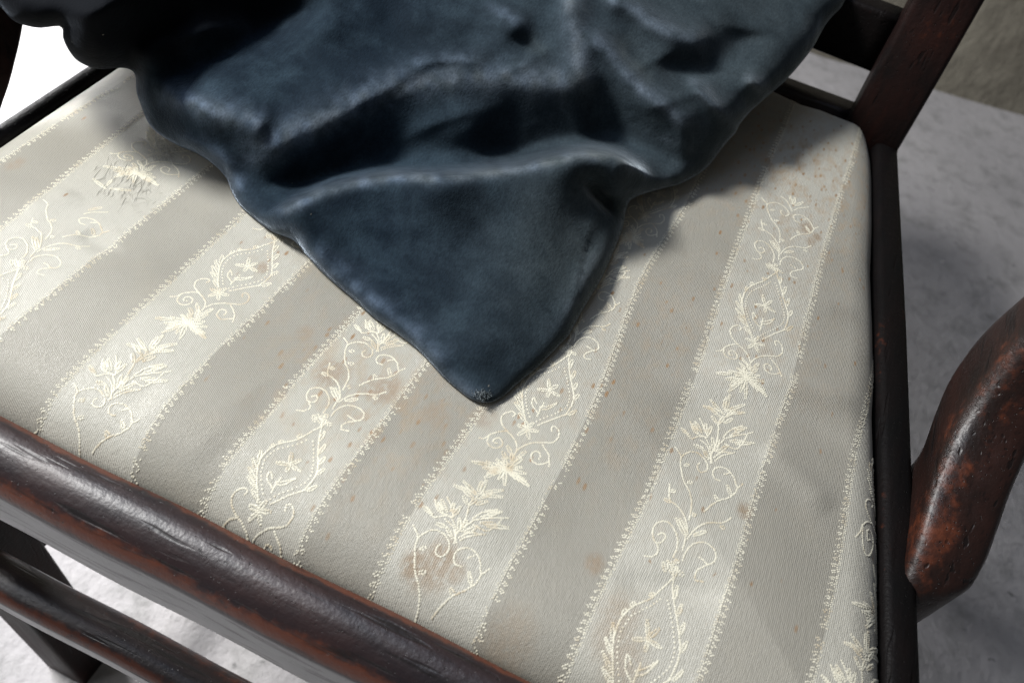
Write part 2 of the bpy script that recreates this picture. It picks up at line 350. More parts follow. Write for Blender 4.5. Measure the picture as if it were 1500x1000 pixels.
xl, xr = xl_of(ys), xr_of(ys); tt = .5-.5*np.cos(np.pi*np.linspace(0, 1, nxs)); tt = .35*tt+.65*np.linspace(0, 1, nxs)
GX = xl[:, None]+(xr-xl)[:, None]*tt; GY = np.repeat(ys[:, None], nxs, 1); PP = np.stack([GX.ravel(), GY.ravel()], -1)
GZ = seat_h(PP); U = stripe_u(PP[:, 0], PP[:, 1])
def blob(pts, sig, amp=1):
    s = np.zeros(len(PP))
    for (u, v), r, a in pts:
        c = on_seat([(u, v)])[0]; d = np.hypot(PP[:, 0]-c[0], (PP[:, 1]-c[1])*.8)/(r*.00052); s = np.maximum(s, a*np.exp(-d**4 if sig else -d**2))
    return s
foxing = blob([((490, 540), 60, .8), ((560, 590), 70, .9), ((600, 615), 60, .6), ((640, 610), 40, .7), ((1180, 250), 130, 1.2), ((1190, 350), 90, .5), ((1120, 480), 90, .5), ((1230, 300), 60, .6), ((980, 480), 70, .45),
               ((900, 500), 60, .4), ((840, 570), 70, .45), ((430, 420), 50, .35), ((390, 370), 30, .5), ((900, 640), 60, .35), ((1000, 740), 40, .3), ((640, 680), 40, .4), ((960, 620), 90, .25)], 0)
stain = blob([((622, 832), 14, .8), ((648, 814), 13, .9), ((640, 834), 14, .8), ((606, 826), 10, 1.0), ((667, 838), 8, .7), ((908, 900), 17, .5), ((900, 935), 18, .5), ((915, 968), 18, .5), ((745, 938), 20, .42), ((872, 824), 8, .8), ((1091, 748), 7, .9),
              ((1181, 334), 8, .9), ((1188, 354), 6, .8), ((1197, 347), 6, .9), ((565, 570), 14, .8), ((545, 568), 10, .6), ((485, 545), 14, .8), ((636, 603), 10, .6), ((645, 615), 9, .5), ((22, 240), 9, .6), ((447, 488), 8, .6), ((384, 392), 7, .8), ((711, 612), 10, .6), ((160, 695), 3, .2)], 1)
V = np.column_stack([PP, GZ]); Fq = grid_faces(ny, nxs)
# skirt down into the frame
def skirt(idx):
    global V, Fq, U, foxing, stain
    k = len(V); b = V[idx].copy(); b[:, 2] = SEAT-.03; V = np.vstack([V, b]); n_ = len(idx)
    a = np.array(idx); j = np.arange(n_-1); Fq = np.vstack([Fq, np.stack([a[:-1], a[1:], k+j+1, k+j], -1)])
    U = np.append(U, U[idx]); foxing = np.append(foxing, foxing[idx]); stain = np.append(stain, stain[idx])
A = np.arange(ny*nxs).reshape(ny, nxs)
skirt(A[0]); skirt(A[:, -1]); skirt(A[-1][::-1]); skirt(A[:, 0][::-1])
seat = link('seat', mesh_np('seat', V, Fq, FABRIC, True, {'foxing': foxing, 'stain': stain}, np.column_stack([U, V[:, 1]])), chair,
            label='padded satin seat with embroidered cream stripes and brown stains')

# ------------------------------------------------------------------ thread work: chains of small stitches on the seat
OCT_V = np.array([(1, 0, 0), (-1, 0, 0), (0, 1, 0), (0, -1, 0), (0, 0, 1), (.6, .6, .45), (-.6, .6, .45), (.6, -.6, .45), (-.6, -.6, .45)])
OCT_F = np.array([(0, 5, 4), (5, 2, 4), (2, 6, 4), (6, 1, 4), (1, 8, 4), (8, 3, 4), (3, 7, 4), (7, 0, 4), ])
NORM_EPS = .0006
def stitches(P, ang, ln, wd, ht, lift=.0):
    """P (n,2) stitch centres on the seat, ang direction, sizes in metres -> V, F"""
    n_ = len(P)
    if n_ == 0: return np.zeros((0, 3)), np.zeros((0, 3), int)
    z = seat_h(P); zx = (seat_h(P+[NORM_EPS, 0])-z)/NORM_EPS; zy = (seat_h(P+[0, NORM_EPS])-z)/NORM_EPS
    zx = np.clip(zx, -2, 2); zy = np.clip(zy, -2, 2)
    c, s = np.cos(ang), np.sin(ang); ln = np.broadcast_to(ln, n_); wd = np.broadcast_to(wd, n_)
    L = OCT_V[None, :, 0]*ln[:, None]; Wd = OCT_V[None, :, 1]*wd[:, None]; H = OCT_V[None, :, 2]*ht
    dx = L*c[:, None]-Wd*s[:, None]; dy = L*s[:, None]+Wd*c[:, None]; X = P[:, 0:1]+dx; Y = P[:, 1:2]+dy
    Z = z[:, None]+dx*zx[:, None]+dy*zy[:, None]+H+lift
    k = np.sqrt(1+zx**2+zy**2)[:, None]; X = X-H*zx[:, None]/k; Y = Y-H*zy[:, None]/k
    Vv = np.stack([X, Y, Z], -1).reshape(-1, 3); Ff = (OCT_F[None]+np.arange(n_)[:, None, None]*len(OCT_V)).reshape(-1, 3)
    return Vv, Ff
def on_pad(P, m=.0): return inside(P, outline)
def thread_obj(name, parts, parent, material=None, **kw):
    Vs, Fs, k = [], [], 0
    for v_, f_ in parts:
        if len(v_): Vs.append(v_); Fs.append(f_+k); k += len(v_)
    if not Vs or (name.endswith('motif') and sum(len(v) for v in Vs) < 450): return None
    return link(name, mesh_np(name, np.vstack(Vs), np.vstack(Fs), material or THREAD), parent, **kw)
def visible_y(i): return YF+.001, yb-.012
for i in range(1, NB-1):
    y0, y1 = visible_y(i); yy = np.arange(y0, y1, .00118); x = bx(i, yy); side = -1 if i % 2 == 0 else 1     # picots point to the plain stripe
    j = rng.normal(0, .00010, (len(yy), 2)); P = np.stack([x, yy], -1)+j; k = np.arange(len(yy)); parts = []; ph = k % 3
    for off, dy, sel, sz in ((0, 0, k % 1 == 0, .00036), (-.0009, .0006, k % 3 != 0, .00030), (.0011, 0, ph != 2, .00038), (.0020, -.0004, ph == 0, .00038), (.0019, .0008, ph == 0, .00036), (.0028, .0002, ph == 0, .00034)):
        Q = P[sel]+[side*off, dy]+rng.normal(0, .00012, (sel.sum(), 2)); Q = Q[(rng.random(len(Q)) > .07) & (vnoise(Q[:, 0]*150, Q[:, 1]*150, 77) > -.33)]; g = on_pad(Q); a = rng.normal(.7, .4, len(Q))
        parts.append(stitches(Q[g], a[g], sz*1.4*rng.uniform(.7, 1.3, g.sum()), sz, .00036))
    thread_obj('stitched_border', parts, seat)

# motif strokes traced in the photograph on the clearest repeat, kept as stripe coordinates (s across, v along)
def loc(pts, reg, i0):
    pts = np.asarray(pts, float)/5+reg; W = on_seat(pts); s = (W[:, 0]-bx(i0, W[:, 1]))/(bx(i0+1, W[:, 1])-bx(i0, W[:, 1])); return np.column_stack([s, W[:, 1]])
ANCH = {10: [('apex', (1133, 398)), ('scroll', (1087, 526)), ('mum', (1078, 549)), ('tul', (1043, 676)), ('vb', (1018, 757)), ('lily', (1008, 790)), ('apex2', (986, 840))],
        4: [('apex', (403, 354)), ('scroll', (300, 450)), ('mum', (275, 472)), ('tul', (161, 582)), ('vb', (128, 672))],
        6: [('tul', (556, 514)), ('vb', (508, 567)), ('lily', (494, 588)), ('apex2', (468, 621)), ('scroll2', (358, 792))],
        8: [('scroll', (754, 658)), ('mum', (736, 684)), ('tul', (662, 790)), ('vb', (614, 922))],
        2: [('tul', (128, 318)), ('vb', (84, 352)), ('lily', (60, 372))],
        12: [('scroll', (1287, 823)), ('mum', (1280, 897))]}
_v = {i: [(n_, on_seat([p])[0][1]) for n_, p in L] for i, L in ANCH.items()}
_r = dict(_v[10]); PER = _r['apex']-_r['apex2']; REF = {n_: v-_r['apex'] for n_, v in _r.items()}; REF['scroll2'] = REF['scroll']-PER; REF['mum2'] = REF['mum']-PER
VMAP = {}
for i, L in _v.items():
    x = np.array([REF[n_] for n_, _ in L]); y = np.array([v for _, v in L]); o = np.argsort(x); x, y = x[o], y[o]; k = (y[-1]-y[0])/(x[-1]-x[0]) if len(x) > 2 else .95
    VMAP[i] = (np.r_[x[0]-2, x, x[-1]+2], np.r_[y[0]-2*k, y, y[-1]+2*k]); print(i, np.round(x, 3), np.round(y, 3), round(k, 2))
VMAP[0] = VMAP[4]
def r2v(i, r): return np.interp(r, *VMAP[i])
def v2r(i, v): return np.interp(v, VMAP[i][1], VMAP[i][0])
A_ = (200, 330); B_ = (950, 480); C_ = (350, 450)
L_, D_, P_ = 'rope', 'dots', 'petal'
paisley = [
 (L_, [(1015, 120), (940, 145), (870, 170), (800, 180), (740, 190), (690, 210), (650, 240), (620, 280), (605, 330), (600, 380), (600, 440)]),
 (L_, [(1015, 120), (1000, 180), (995, 240), (995, 300), (990, 350), (965, 390), (930, 420), (900, 440)]), (L_, [(680, 480), (760, 465), (840, 450), (910, 440)]),
 (P_, [(555, 300), (590, 365)]), (P_, [(580, 260), (600, 320)]), (P_, [(632, 222), (615, 275)]), (P_, [(565, 405), (597, 450)]), (P_, [(548, 345), (592, 402)]),
 (P_, [(1035, 150), (1003, 190)]), (P_, [(1040, 215), (1003, 250)]), (P_, [(1035, 280), (1003, 310)]), (P_, [(1032, 340), (995, 365)]), (P_, [(985, 425), (925, 445)]), (P_, [(985, 60), (1010, 110)]), (P_, [(1040, 90), (1015, 120)]),
 (P_, [(690, 205), (715, 190)]), (P_, [(745, 180), (770, 175)]), (P_, [(860, 160), (890, 155)]),
 (D_, [(740, 215), (700, 235), (665, 260), (640, 300), (630, 340), (630, 390), (635, 430)]), (D_, [(680, 460), (740, 445), (800, 435), (860, 420), (910, 405), (940, 380), (960, 340), (965, 290), (965, 240), (960, 190)]), (D_, [(740, 215), (800, 205), (870, 195), (920, 180)]),
 (P_, [(815, 295), (826, 242)]), (P_, [(820, 298), (885, 278)]), (P_, [(820, 305), (882, 338)]), (P_, [(812, 308), (792, 335)]), (P_, [(808, 300), (730, 288)]),
 (L_, [(690, 430), (720, 400), (755, 368)]), (L_, [(695, 410), (668, 365), (690, 330), (702, 362)]), (L_, [(722, 398), (780, 400), (850, 378)]), (L_, [(725, 385), (785, 385), (850, 375)]),
 (P_, [(597, 492), (542, 466)]), (P_, [(595, 498), (528, 518)]), (P_, [(600, 502), (602, 545)]), (P_, [(606, 498), (675, 512)]), (P_, [(606, 488), (655, 464)]), (P_, [(600, 485), (603, 452)])]
scrolls = [
 (L_, [(500, 600), (505, 560), (482, 520), (442, 480), (425, 440), (440, 408), (480, 393), (520, 392), (536, 408), (515, 418)]), (L_, [(455, 492), (400, 490), (340, 500), (290, 520), (250, 522)]),
 (L_, [(322, 508), (300, 540), (310, 570), (350, 582), (395, 572), (411, 545), (390, 525), (355, 528), (345, 548), (368, 552)]),
 (L_, [(500, 602), (560, 578), (640, 570), (700, 575), (760, 580), (808, 562), (826, 530), (812, 500), (782, 498), (775, 520)]),
 (L_, [(690, 588), (718, 640), (715, 680), (706, 705)]), (L_, [(712, 680), (640, 690), (602, 680), (590, 650), (608, 622), (640, 617), (660, 638), (645, 656)]),
 (P_, [(435, 665), (455, 620)]), (P_, [(455, 625), (440, 572)]), (P_, [(410, 650), (388, 608)]), (P_, [(445, 665), (500, 640)]), (P_, [(500, 640), (560, 612)]), (P_, [(400, 690), (380, 645)]), (P_, [(440, 690), (520, 652)]), (L_, [(450, 650), (500, 600)])]
mum = [(P_, [(375, 712), q]) for q in ((250, 672), (330, 655), (250, 710), (500, 705), (440, 680), (190, 785), (235, 755), (320, 830), (290, 790), (515, 745), (500, 790), (505, 825), (445, 795), (400, 650), (345, 660))] + [(P_, [(260, 690), (140, 678)]), (P_, [(300, 720), (205, 715)]), (P_, [(450, 770), (502, 825)]), (P_, [(280, 730), (220, 755)])]
sprig = [(P_, [a, b]) for a, b in (((560, 620), (460, 515)), ((545, 600), (410, 558)), ((572, 600), (600, 485)), ((560, 580), (575, 500)), ((582, 592), (712, 550)), ((590, 612), (715, 605)), ((505, 695), (475, 635)), ((520, 695), (560, 640)), ((560, 690), (622, 655)), ((530, 640), (450, 560)), ((575, 640), (640, 585)))] + [(L_, [(515, 700), (512, 760), (495, 850), (460, 930), (455, 990)])]
tulips = [(L_, [(430, 802), (370, 795), (315, 810), (262, 745)]), (L_, [(420, 800), (335, 760), (310, 680)]), (L_, [(430, 790), (400, 700), (380, 655)]), (P_, [(425, 700), (415, 760)]), (P_, [(345, 680), (390, 765)]), (P_, [(465, 720), (435, 785)]),
 (P_, [(330, 700), (360, 770)]), (P_, [(300, 790), (245, 735)]), (P_, [(360, 740), (325, 720)]), (L_, [(420, 810), (450, 870), (460, 930)]),
 (L_, [(550, 800), (600, 750), (690, 712)]), (L_, [(560, 810), (640, 790), (762, 768)]), (P_, [(640, 760), (700, 738)]), (L_, [(560, 850), (640, 888), (700, 830), (720, 790)]), (P_, [(600, 830), (685, 828)]), (P_, [(620, 735), (720, 728)]), (P_, [(640, 850), (770, 845)]), (P_, [(600, 790), (660, 770)]),
 (L_, [(500, 870), (550, 820)]), (P_, [(440, 962), (400, 885)]), (P_, [(395, 880), (335, 858)]), (L_, [(480, 950), (540, 912), (602, 915)])]
vine = [(L_, [(770, 225), (796, 268), (780, 310), (775, 360), (780, 410), (800, 450), (806, 500), (795, 545), (765, 600)]), (P_, [(810, 322), (842, 320)]), (P_, [(805, 410), (838, 412)]),
 (L_, [(798, 275), (840, 260), (890, 255), (940, 270), (977, 312), (975, 350), (940, 366), (906, 355), (905, 328), (925, 318)]), (L_, [(1050, 420), (1015, 405), (1010, 370), (1040, 352), (1085, 350), (1130, 370), (1160, 410), (1172, 462), (1215, 450)]), (L_, [(1095, 390), (1140, 383)]),
 (L_, [(1172, 465), (1140, 495), (1080, 515), (1000, 525), (940, 545), (888, 570)]), (P_, [(1098, 448), (1112, 500)]), (P_, [(990, 495), (1005, 522)]),
 (L_, [(972, 200), (1012, 240), (1022, 320)]), (L_, [(1048, 312), (1100, 292), (1200, 280)]), (P_, [(1062, 195), (1050, 262)]), (P_, [(1105, 208), (1062, 265)]), (P_, [(1165, 240), (1080, 272)])]
lily = [(L_, [(742, 660), (742, 610), (725, 560), (685, 515), (650, 490), (655, 450), (668, 412)]), (P_, [(660, 440), (700, 450)]), (P_, [(612, 480), (650, 500)]), (P_, [(722, 680), (675, 585)]), (P_, [(735, 670), (702, 590)]),
 (L_, [(735, 692), (790, 657), (850, 636), (920, 632), (1000, 640), (1058, 626), (1075, 620)]), (P_, [(780, 682), (872, 672)]), (P_, [(985, 658), (1012, 668)]), (L_, [(718, 690), (690, 742)]), (P_, [(800, 575), (812, 590)]),
 (L_, [(620, 768), (655, 720), (662, 670), (640, 620), (600, 592), (550, 590), (510, 610), (496, 650), (512, 688), (552, 690), (580, 670), (568, 645), (535, 650)]), (L_, [(514, 690), (520, 730), (480, 752), (430, 745)]),
 (L_, [(680, 790), (720, 745), (780, 720), (840, 722), (890, 745), (916, 780), (900, 820), (850, 832), (822, 808), (798, 792)]), (L_, [(850, 832), (772, 850), (750, 888), (800, 905)]),
 (P_, [(545, 788), (555, 830)]), (P_, [(630, 785), (650, 800)]), (P_, [(610, 820), (640, 830)]), (P_, [(650, 840), (672, 862)]), (P_, [(590, 800), (620, 800)])]
rel = {}
def to_rel(strokes, reg, i0, v0=0.):
    out = []
    for kind, pts in strokes:
        q = loc(smooth_line(pts, 6) if kind != P_ else pts, reg, i0); q[:, 1] = v2r(i0, q[:, 1])-v0; out.append((kind, q))
    return out
MOT = [('paisley_motif', to_rel(paisley, A_, 4)), ('scroll_motif', to_rel(scrolls, A_, 4)), ('chrysanthemum_motif', to_rel(mum, A_, 4)),
       ('sprig_motif', to_rel(sprig, B_, 10)), ('tulip_motif', to_rel(tulips, B_, 10)), ('vine_motif', to_rel(vine, C_, 6)), ('lily_motif', to_rel(lily, C_, 6))]
for nme, st in MOT: print(nme, [round(float(f), 4) for f in (min(q[:, 1].min() for _, q in st), max(q[:, 1].max() for _, q in st), min(q[:, 0].min() for _, q in st), max(q[:, 0].max() for _, q in st))])
def motif_parts(strokes, i0, v0, worn=0.):
    parts = []
    for kind, q in strokes:
        if rng.random() < worn: continue
        W = np.column_stack([0*q[:, 0], r2v(i0, q[:, 1]+v0)])
        W[:, 0] = bx(i0, W[:, 1])+q[:, 0]*(bx(i0+1, W[:, 1])-bx(i0, W[:, 1]))
        if W[:, 1].max() > yb+.03 or W[:, 1].min() < YF-.05: 
            if W[:, 1].min() > yb or W[:, 1].max() < YF: continue
        if kind == L_: R = resample(W, .00100); ln, wd, tw = .00068, .00044, .55
        elif kind == D_: R = resample(W, .0020); ln, wd, tw = .00055, .00050, .3
        else:
            R = resample(W, .00095); ln, wd, tw = .00080, .00062, .75
        if len(R) < 2: continue
        d = np.gradient(R, axis=0); ang = np.arctan2(d[:, 1], d[:, 0])+tw
        if kind == P_:
            k = np.linspace(0, 1, len(R)); wdv = .55+.75*np.sin(np.pi*np.clip(k, .08, .95)); n_ = np.stack([-d[:, 1], d[:, 0]], -1)/(np.linalg.norm(d, axis=1)[:, None]+1e-12)
            Ls = np.vstack([R+n_*(.00050*wdv)[:, None], R-n_*(.00050*wdv)[:, None]]); R = Ls; ang = np.r_[ang, ang-2*tw]; ln = .00050*np.r_[wdv, wdv]+.0002; wd = .00038
        R = R+rng.normal(0, .00008, R.shape); g = on_pad(R)
        lnb = np.broadcast_to(ln, len(R))[g]; parts.append(stitches(R[g], ang[g], lnb*rng.uniform(.85, 1.1, g.sum()), wd, .00036, .00003))
    return parts
for i0 in (2, 4, 6, 8, 10, 12):
    for k in (-2, -1, 0, 1, 2, 3):
        v0 = k*PER
        for nme, st in MOT:
            if r2v(i0, v0+max(q[:, 1].max() for _, q in st)) < YF or r2v(i0, v0+min(q[:, 1].min() for _, q in st)) > yb: continue
            gone = 0.
            if i0 == 2 and nme in ('tulip_motif', 'sprig_motif'): gone = .8
            if i0 == 2 and nme == 'vine_motif': gone = .3
            if i0 == 10 and v0 > .05 and nme not in ('vine_motif', 'lily_motif'): gone = .93
            if i0 == 10 and v0 > PER*1.5: gone = .95
            thread_obj(nme, motif_parts(st, i0, v0, gone), seat)
# torn, fuzzy patch on the stripe nearest the back left corner
def strands(specs):
    Vs, Fs, k = [], [], 0
    for P3, r in specs:
        n_ = len(P3); d = np.gradient(P3, axis=0); d /= np.linalg.norm(d, axis=1)[:, None]+1e-9; a = np.cross(d, [0, 0, 1.]); a /= np.linalg.norm(a, axis=1)[:, None]+1e-9; b = np.cross(d, a)
        tp = r*np.sin(np.pi*np.linspace(.15, .85, n_))[:, None]
        ring = np.stack([P3+tp*(math.cos(t)*a+math.sin(t)*b) for t in (0, 2.09, 4.19)], 1).reshape(-1, 3)
        Vs.append(ring); Fs.append(grid_faces(n_, 3, True)+k); k += len(ring)
    return np.vstack(Vs), np.vstack(Fs)
spec = []
for k in range(360):
    if k < 210: c = (rng.normal(240, 14), rng.normal(212, 9)); d = rng.normal((10, 8), (9, 9)); hgt = .0016
    elif k < 300: c = (rng.normal(172, 22), rng.normal(268, 16)); d = rng.normal((9, -11), (4, 4)); hgt = .0004
    else: c = (rng.normal(200, 18), rng.normal(288, 12)); d = rng.normal((10, 2), (5, 6)); hgt = .0004
    if k % 3 == 0: d = d*.5
    t = np.linspace(0, 1, 5)[:, None]; px = np.array(c)+t*d*rng.uniform(.5, 1.2)+np.sin(t*rng.uniform(2, 6))*rng.normal(0, 2, 2)
    W = on_seat(px); W[:, 2] = seat_h(W[:, :2])+.0001+hgt*rng.random()*np.sin(np.pi*t[:, 0]*.9)
    spec.append((W, rng.uniform(.00006, .00013)))
v_, f_ = strands(spec); link('frayed_threads', mesh_np('frayed_threads', v_, f_, FRAY), seat, kind='stuff', label='torn fuzzy threads beside the cushion')

# ------------------------------------------------------------------ chair frame
def hand(y, z, x, seed):      # slight hand-made unevenness along a rail
    return y+.0006*vnoise(np.array([x*17.]), np.array([seed+.5]), seed)[0], z+.0007*vnoise(np.array([x*13.]), np.array([seed+3.5]), seed+1)[0]
# front rail: rounded top, flat grey face
prof = [(.1502, .384, 0), (.1502, .425, .2), (.1500, .4285, 1.1), (.1490, .4310, 1.1), (.1470, .4328, .1), (.1430, .4338, 0), (.1390, .4335, 0), (.1350, .4320, 0), (.1315, .4295, .0), (.1285, .4262, .45), (.1262, .4225, .8), (.1250, .4190, .9), (.1244, .4165, .2), (.1244, .4140, -.9), (.1246, .4000, -1), (.1248, .3890, -1), (.1256, .3872, .3), (.130, .3865, 0)]
rings, wear = [], []
for x in np.linspace(-.402, .160, 140):
    sag = .0025*math.cos((x+.12)*5.2)
    r = []
    for (y, z, w_) in prof:
        yy_, zz_ = hand(y, z, x, 5); r.append((x, yy_-sag*(1 if y < .149 else .2)+.0004*math.sin(x*61+z*40), zz_))
    rings.append(r)
link('front_rail', mesh_loft('front_rail', rings, WOODX, [p[2] for p in prof]), chair, label='front seat rail with rounded edge rubbed red-brown')

def rail(name, pts, hw, hh, r, material, wear=0, **kw):
    """bar along 3 or more points, width hw (horizontal) and height hh halves"""
    P3 = resample(np.array(pts, float), n=max(8, 10*len(pts))); d = np.gradient(P3, axis=0); d /= np.linalg.norm(d, axis=1)[:, None]; sec = rrect(hw, hh, r); rings = []
    for p, t in zip(P3, d):
        a = np.cross(t, [0, 0, 1.]); a /= np.linalg.norm(a); b = np.cross(a, t); rings.append([p+q[0]*a+q[1]*b for q in sec])
    wv = [wear]*len(sec); return link(name, mesh_loft(name, rings, material, wv), chair, **kw)
# right rail from the traced edges
ri = [at(*p, SEAT)[:2] for p in ((1283, 212), (1287, 480), (1291, 640), (1298, 1000))]; ro = [at(*p, SEAT)[:2] for p in ((1317, 222), (1331, 480), (1338, 660), (1352, 1000))]
ri = np.array(ri)-[.001, 0]; ro = np.array(ro)
k = (ro[-1]-ro[-2])/(ro[-1][1]-ro[-2][1]); ro = np.vstack([ro, ro[-1]+k*(.152-ro[-1][1])]); ki = (ri[-1]-ri[-2])/(ri[-1][1]-ri[-2][1]); ri = np.vstack([ri, ri[-1]+ki*(.152-ri[-1][1])])
yy = np.linspace(.152, .632, 40); oi, oo = np.argsort(ri[:, 1]), np.argsort(ro[:, 1]); rings = []
for y in yy:
    a, b = np.interp(y, ri[oi, 1], ri[oi, 0]), np.interp(y, ro[oo, 1], ro[oo, 0])
    rings.append([(a, y, .382), (a, y, .426), (a+.0015, y, .4295), (a+.005, y, .431), (b-.004, y, .4305), (b-.001, y, .429), (b, y, .426), (b, y, .384), (b-.002, y, .382)])
link('side_rail', mesh_loft('side_rail', rings, WOODY, [0, .1, .2, .1, .1, .3, .3, 0, 0]), chair)
rings = []
for y in np.linspace(.152, .655, 30):
    a, b = -.3995, XL-.0005
    rings.append([(b, y, .382), (b, y, .428), (b-.002, y, .4305), (a+.003, y, .4308), (a, y, .4275), (a, y, .384)])
link('side_rail', mesh_loft('side_rail', rings, WOODY, [0]*6), chair)
rings = []
for x in np.linspace(-.385, .062, 30):
    y = yb+.001 if x < 0 else yb+.001
    rings.append([(x, y, .382), (x, y, .4285), (x, y+.002, .4305), (x, y+.018, .4305), (x, y+.020, .428), (x, y+.020, .382)])
link('back_rail', mesh_loft('back_rail', rings, WOODX, [0]*6), chair)

def post(name, pts, hx, hy, material, r=.004, wear=0., **kw):
    """upright with a rounded rectangular section; pts = centre points from bottom to top, hx/hy lists of half sizes"""
    n_ = 12*(len(pts)-1)+1; P3 = smooth_line(pts, 12); HX = np.interp(np.linspace(0, 1, len(P3)), np.linspace(0, 1, len(hx)), hx); HY = np.interp(np.linspace(0, 1, len(P3)), np.linspace(0, 1, len(hy)), hy)
    rings = [[(p[0]+q[0], p[1]+q[1], p[2]) for q in rrect(a, b, r)] for p, a, b in zip(P3, HX, HY)]
    return link(name, mesh_loft(name, rings, material, [wear]*20), chair, **kw)
post('back_post', [(.0765, .665, 0), (.0765, .648, .2), (.0765, .6395, .43), (.0785, .656, .54), (.083, .70, .72), (.088, .75, .92)], [.018, .019, .0205, .0205, .018, .015], [.016, .017, .0175, .017, .014, .012], WOODZ, wear=.15)
post('back_post', [(-.385, .700, 0), (-.385, .690, .2), (-.385, .684, .43), (-.387, .70, .54), (-.391, .74, .72), (-.396, .79, .92)], [.018, .019, .0205, .0205, .018, .015], [.016, .017, .0175, .017, .014, .012], WOODZ, wear=.15)
post('front_leg', [(-.362, .158, .386), (-.352, .166, .2), (-.337, .178, 0)], [.022, .020, .019], [.020, .020, .019], WOODZ, r=.003)
post('front_leg', [(.128, .158, .386), (.120, .166, .2), (.108, .178, 0)], [.022, .020, .019], [.020, .020, .019], WOODZ, r=.003)
# back cross rails
rail('cross_rail', [(-.365, .672, .484), (-.15, .676, .484), (.060, .662, .484)], .010, .022, .004, WOODY, .1)
rail('top_rail', [(-.396, .785, .90), (-.15, .80, .915), (.088, .748, .90)], .011, .03, .005, WOODX, .2)
# stretchers: the moulded front one
prof = [(.024, -.016, 0), (.024, -.004, .1), (.022, .001, .5), (.017, .005, .3), (.010, .0065, .1), (.003, .0055, .3), (-.001, .002, .9), (-.003, -.002, .8), (-.0032, -.0045, -.8), (-.003, -.014, -.8), (-.001, -.018, 0)]
rings = []
for x in np.linspace(-.372, .118, 60): rings.append([(x, .1335+a+.0004*math.sin(x*50), .232+b) for a, b, c in prof])
link('stretcher', mesh_loft('stretcher', rings, WOODX, [p[2] for p in prof]), chair, label='moulded front stretcher rubbed red along its edges')
rail('stretcher', [(-.351, .18, .17), (-.366, .45, .17), (-.382, .69, .17)], .009, .014, .003, WOODY)
rail('stretcher', [(.118, .18, .17), (.10, .45, .17), (.078, .65, .17)], .009, .014, .003, WOODY)

# arm support, right: rings across a swept curve from the side rail outward and back
IF = [(.150, .252, .392), (.1425, .262, .424), (.1415, .272, .4345), (.1405, .289, .445), (.1402, .314, .456), (.1430, .345, .475), (.1490, .366, .512), (.158, .374, .56), (.172, .378, .62)]
OF = [(.154, .262, .392), (.1740, .278, .424), (.1765, .285, .4345), (.1765, .301, .4455), (.1765, .322, .458), (.180, .352, .478), (.1865, .372, .514), (.195, .380, .56), (.207, .384, .62)]
IB = [(.140, .352, .392), (.1400, .353, .424), (.1405, .360, .4345), (.1420, .380, .440), (.1440, .400, .450), (.1490, .417, .470), (.1540, .418, .505), (.162, .416, .56), (.175, .415, .62)]
OB = [(.146, .350, .392), (.160, .354, .424), (.170, .366, .4345), (.174, .385, .441), (.1780, .403, .452), (.184, .419, .472), (.1900, .420, .507), (.198, .418, .56), (.209, .417, .62)]
def arm_rings(mirror=None):
    A4 = [smooth_line(q, 6) for q in (IF, OF, OB, IB)]; rings = []
    for k in range(len(A4[0])):
        c4 = np.array([a[k] for a in A4]); ring = []
        for j in range(4):
            p, q, r_ = c4[j-1], c4[j], c4[(j+1) % 4]
            e1 = (p-q); e2 = (r_-q); l1 = min(.0135, .40*np.linalg.norm(e1)); l2 = min(.0135, .40*np.linalg.norm(e2)); a = q+e1/np.linalg.norm(e1)*l1; b = q+e2/np.linalg.norm(e2)*l2
            for t in (0, .25, .5, .75, 1): ring.append((1-t)**2*a+2*t*(1-t)*q+t*t*b)
        ring = np.array(ring)
        if mirror is not None:
            t_ = np.clip((ring[:, 2]-.425)/.03, 0, 1); ring[:, 0] = 2*mirror-ring[:, 0]-.014*t_; ring[:, 1] -= .052; ring = ring[::-1]
        rings.append(ring)
    return rings
wr = np.array([.45]*5+[0.]*15)
link('arm_support', mesh_loft('arm_support', arm_rings(), WOODA, wr), chair, label='curved right arm support with rubbed brown front edge')
LP_ = smooth_line([(-.4005, .303, .392), (-.4010, .303, .430), (-.409, .330, .450), (-.420, .358, .470), (-.430, .385, .51), (-.438, .398, .56), (-.446, .402, .62)], 6)
link('arm_support', mesh_loft('arm_support', [[(p[0]-.010+q[0], p[1]-.036+q[1], p[2]) for q in rrect(.018, .036, .009)] for p in LP_], WOODZ, [0.]*20), chair)

# ------------------------------------------------------------------ velvet cushion
out_px = [(-40, -30), (0, 10), (20, 31), (44, 39), (61, 41), (90, 39), (92, 54), (99, 71), (112, 88), (133, 99), (150, 102), (170, 100), (188, 101), (198, 110),
 (200, 135), (207, 155), (217, 180), (235, 198), (262, 214), (290, 226), (315, 243), (332, 262), (340, 283), (352, 302), (372, 320), (400, 340), (430, 352), (447, 372), (465, 392), (490, 415), (520, 440),
 (545, 463), (570, 480), (595, 498), (620, 520), (645, 548), (668, 568), (688, 583), (705, 589), (722, 588), (740, 578), (760, 560), (790, 535), (820, 505), (835, 488), (850, 460), (868, 430), (885, 400), (900, 365),
 (912, 335), (916, 312), (922, 295), (940, 285), (975, 275), (1000, 268), (1034, 247), (1061, 213), (1078, 194), (1083, 183), (1100, 163), (1126, 140), (1140, 128), (1163, 105), (1190, 71), (1211, 34), (1238, 3), (1262, -50), (1270, -130), (1200, -230), (1000, -290), (700, -310), (400, -300), (150, -240), (0, -150)]
OUT = resample(smooth_line(out_px+[out_px[0]], 5), 6.0)[:-1]; OUTC = np.vstack([OUT, OUT[:1]])
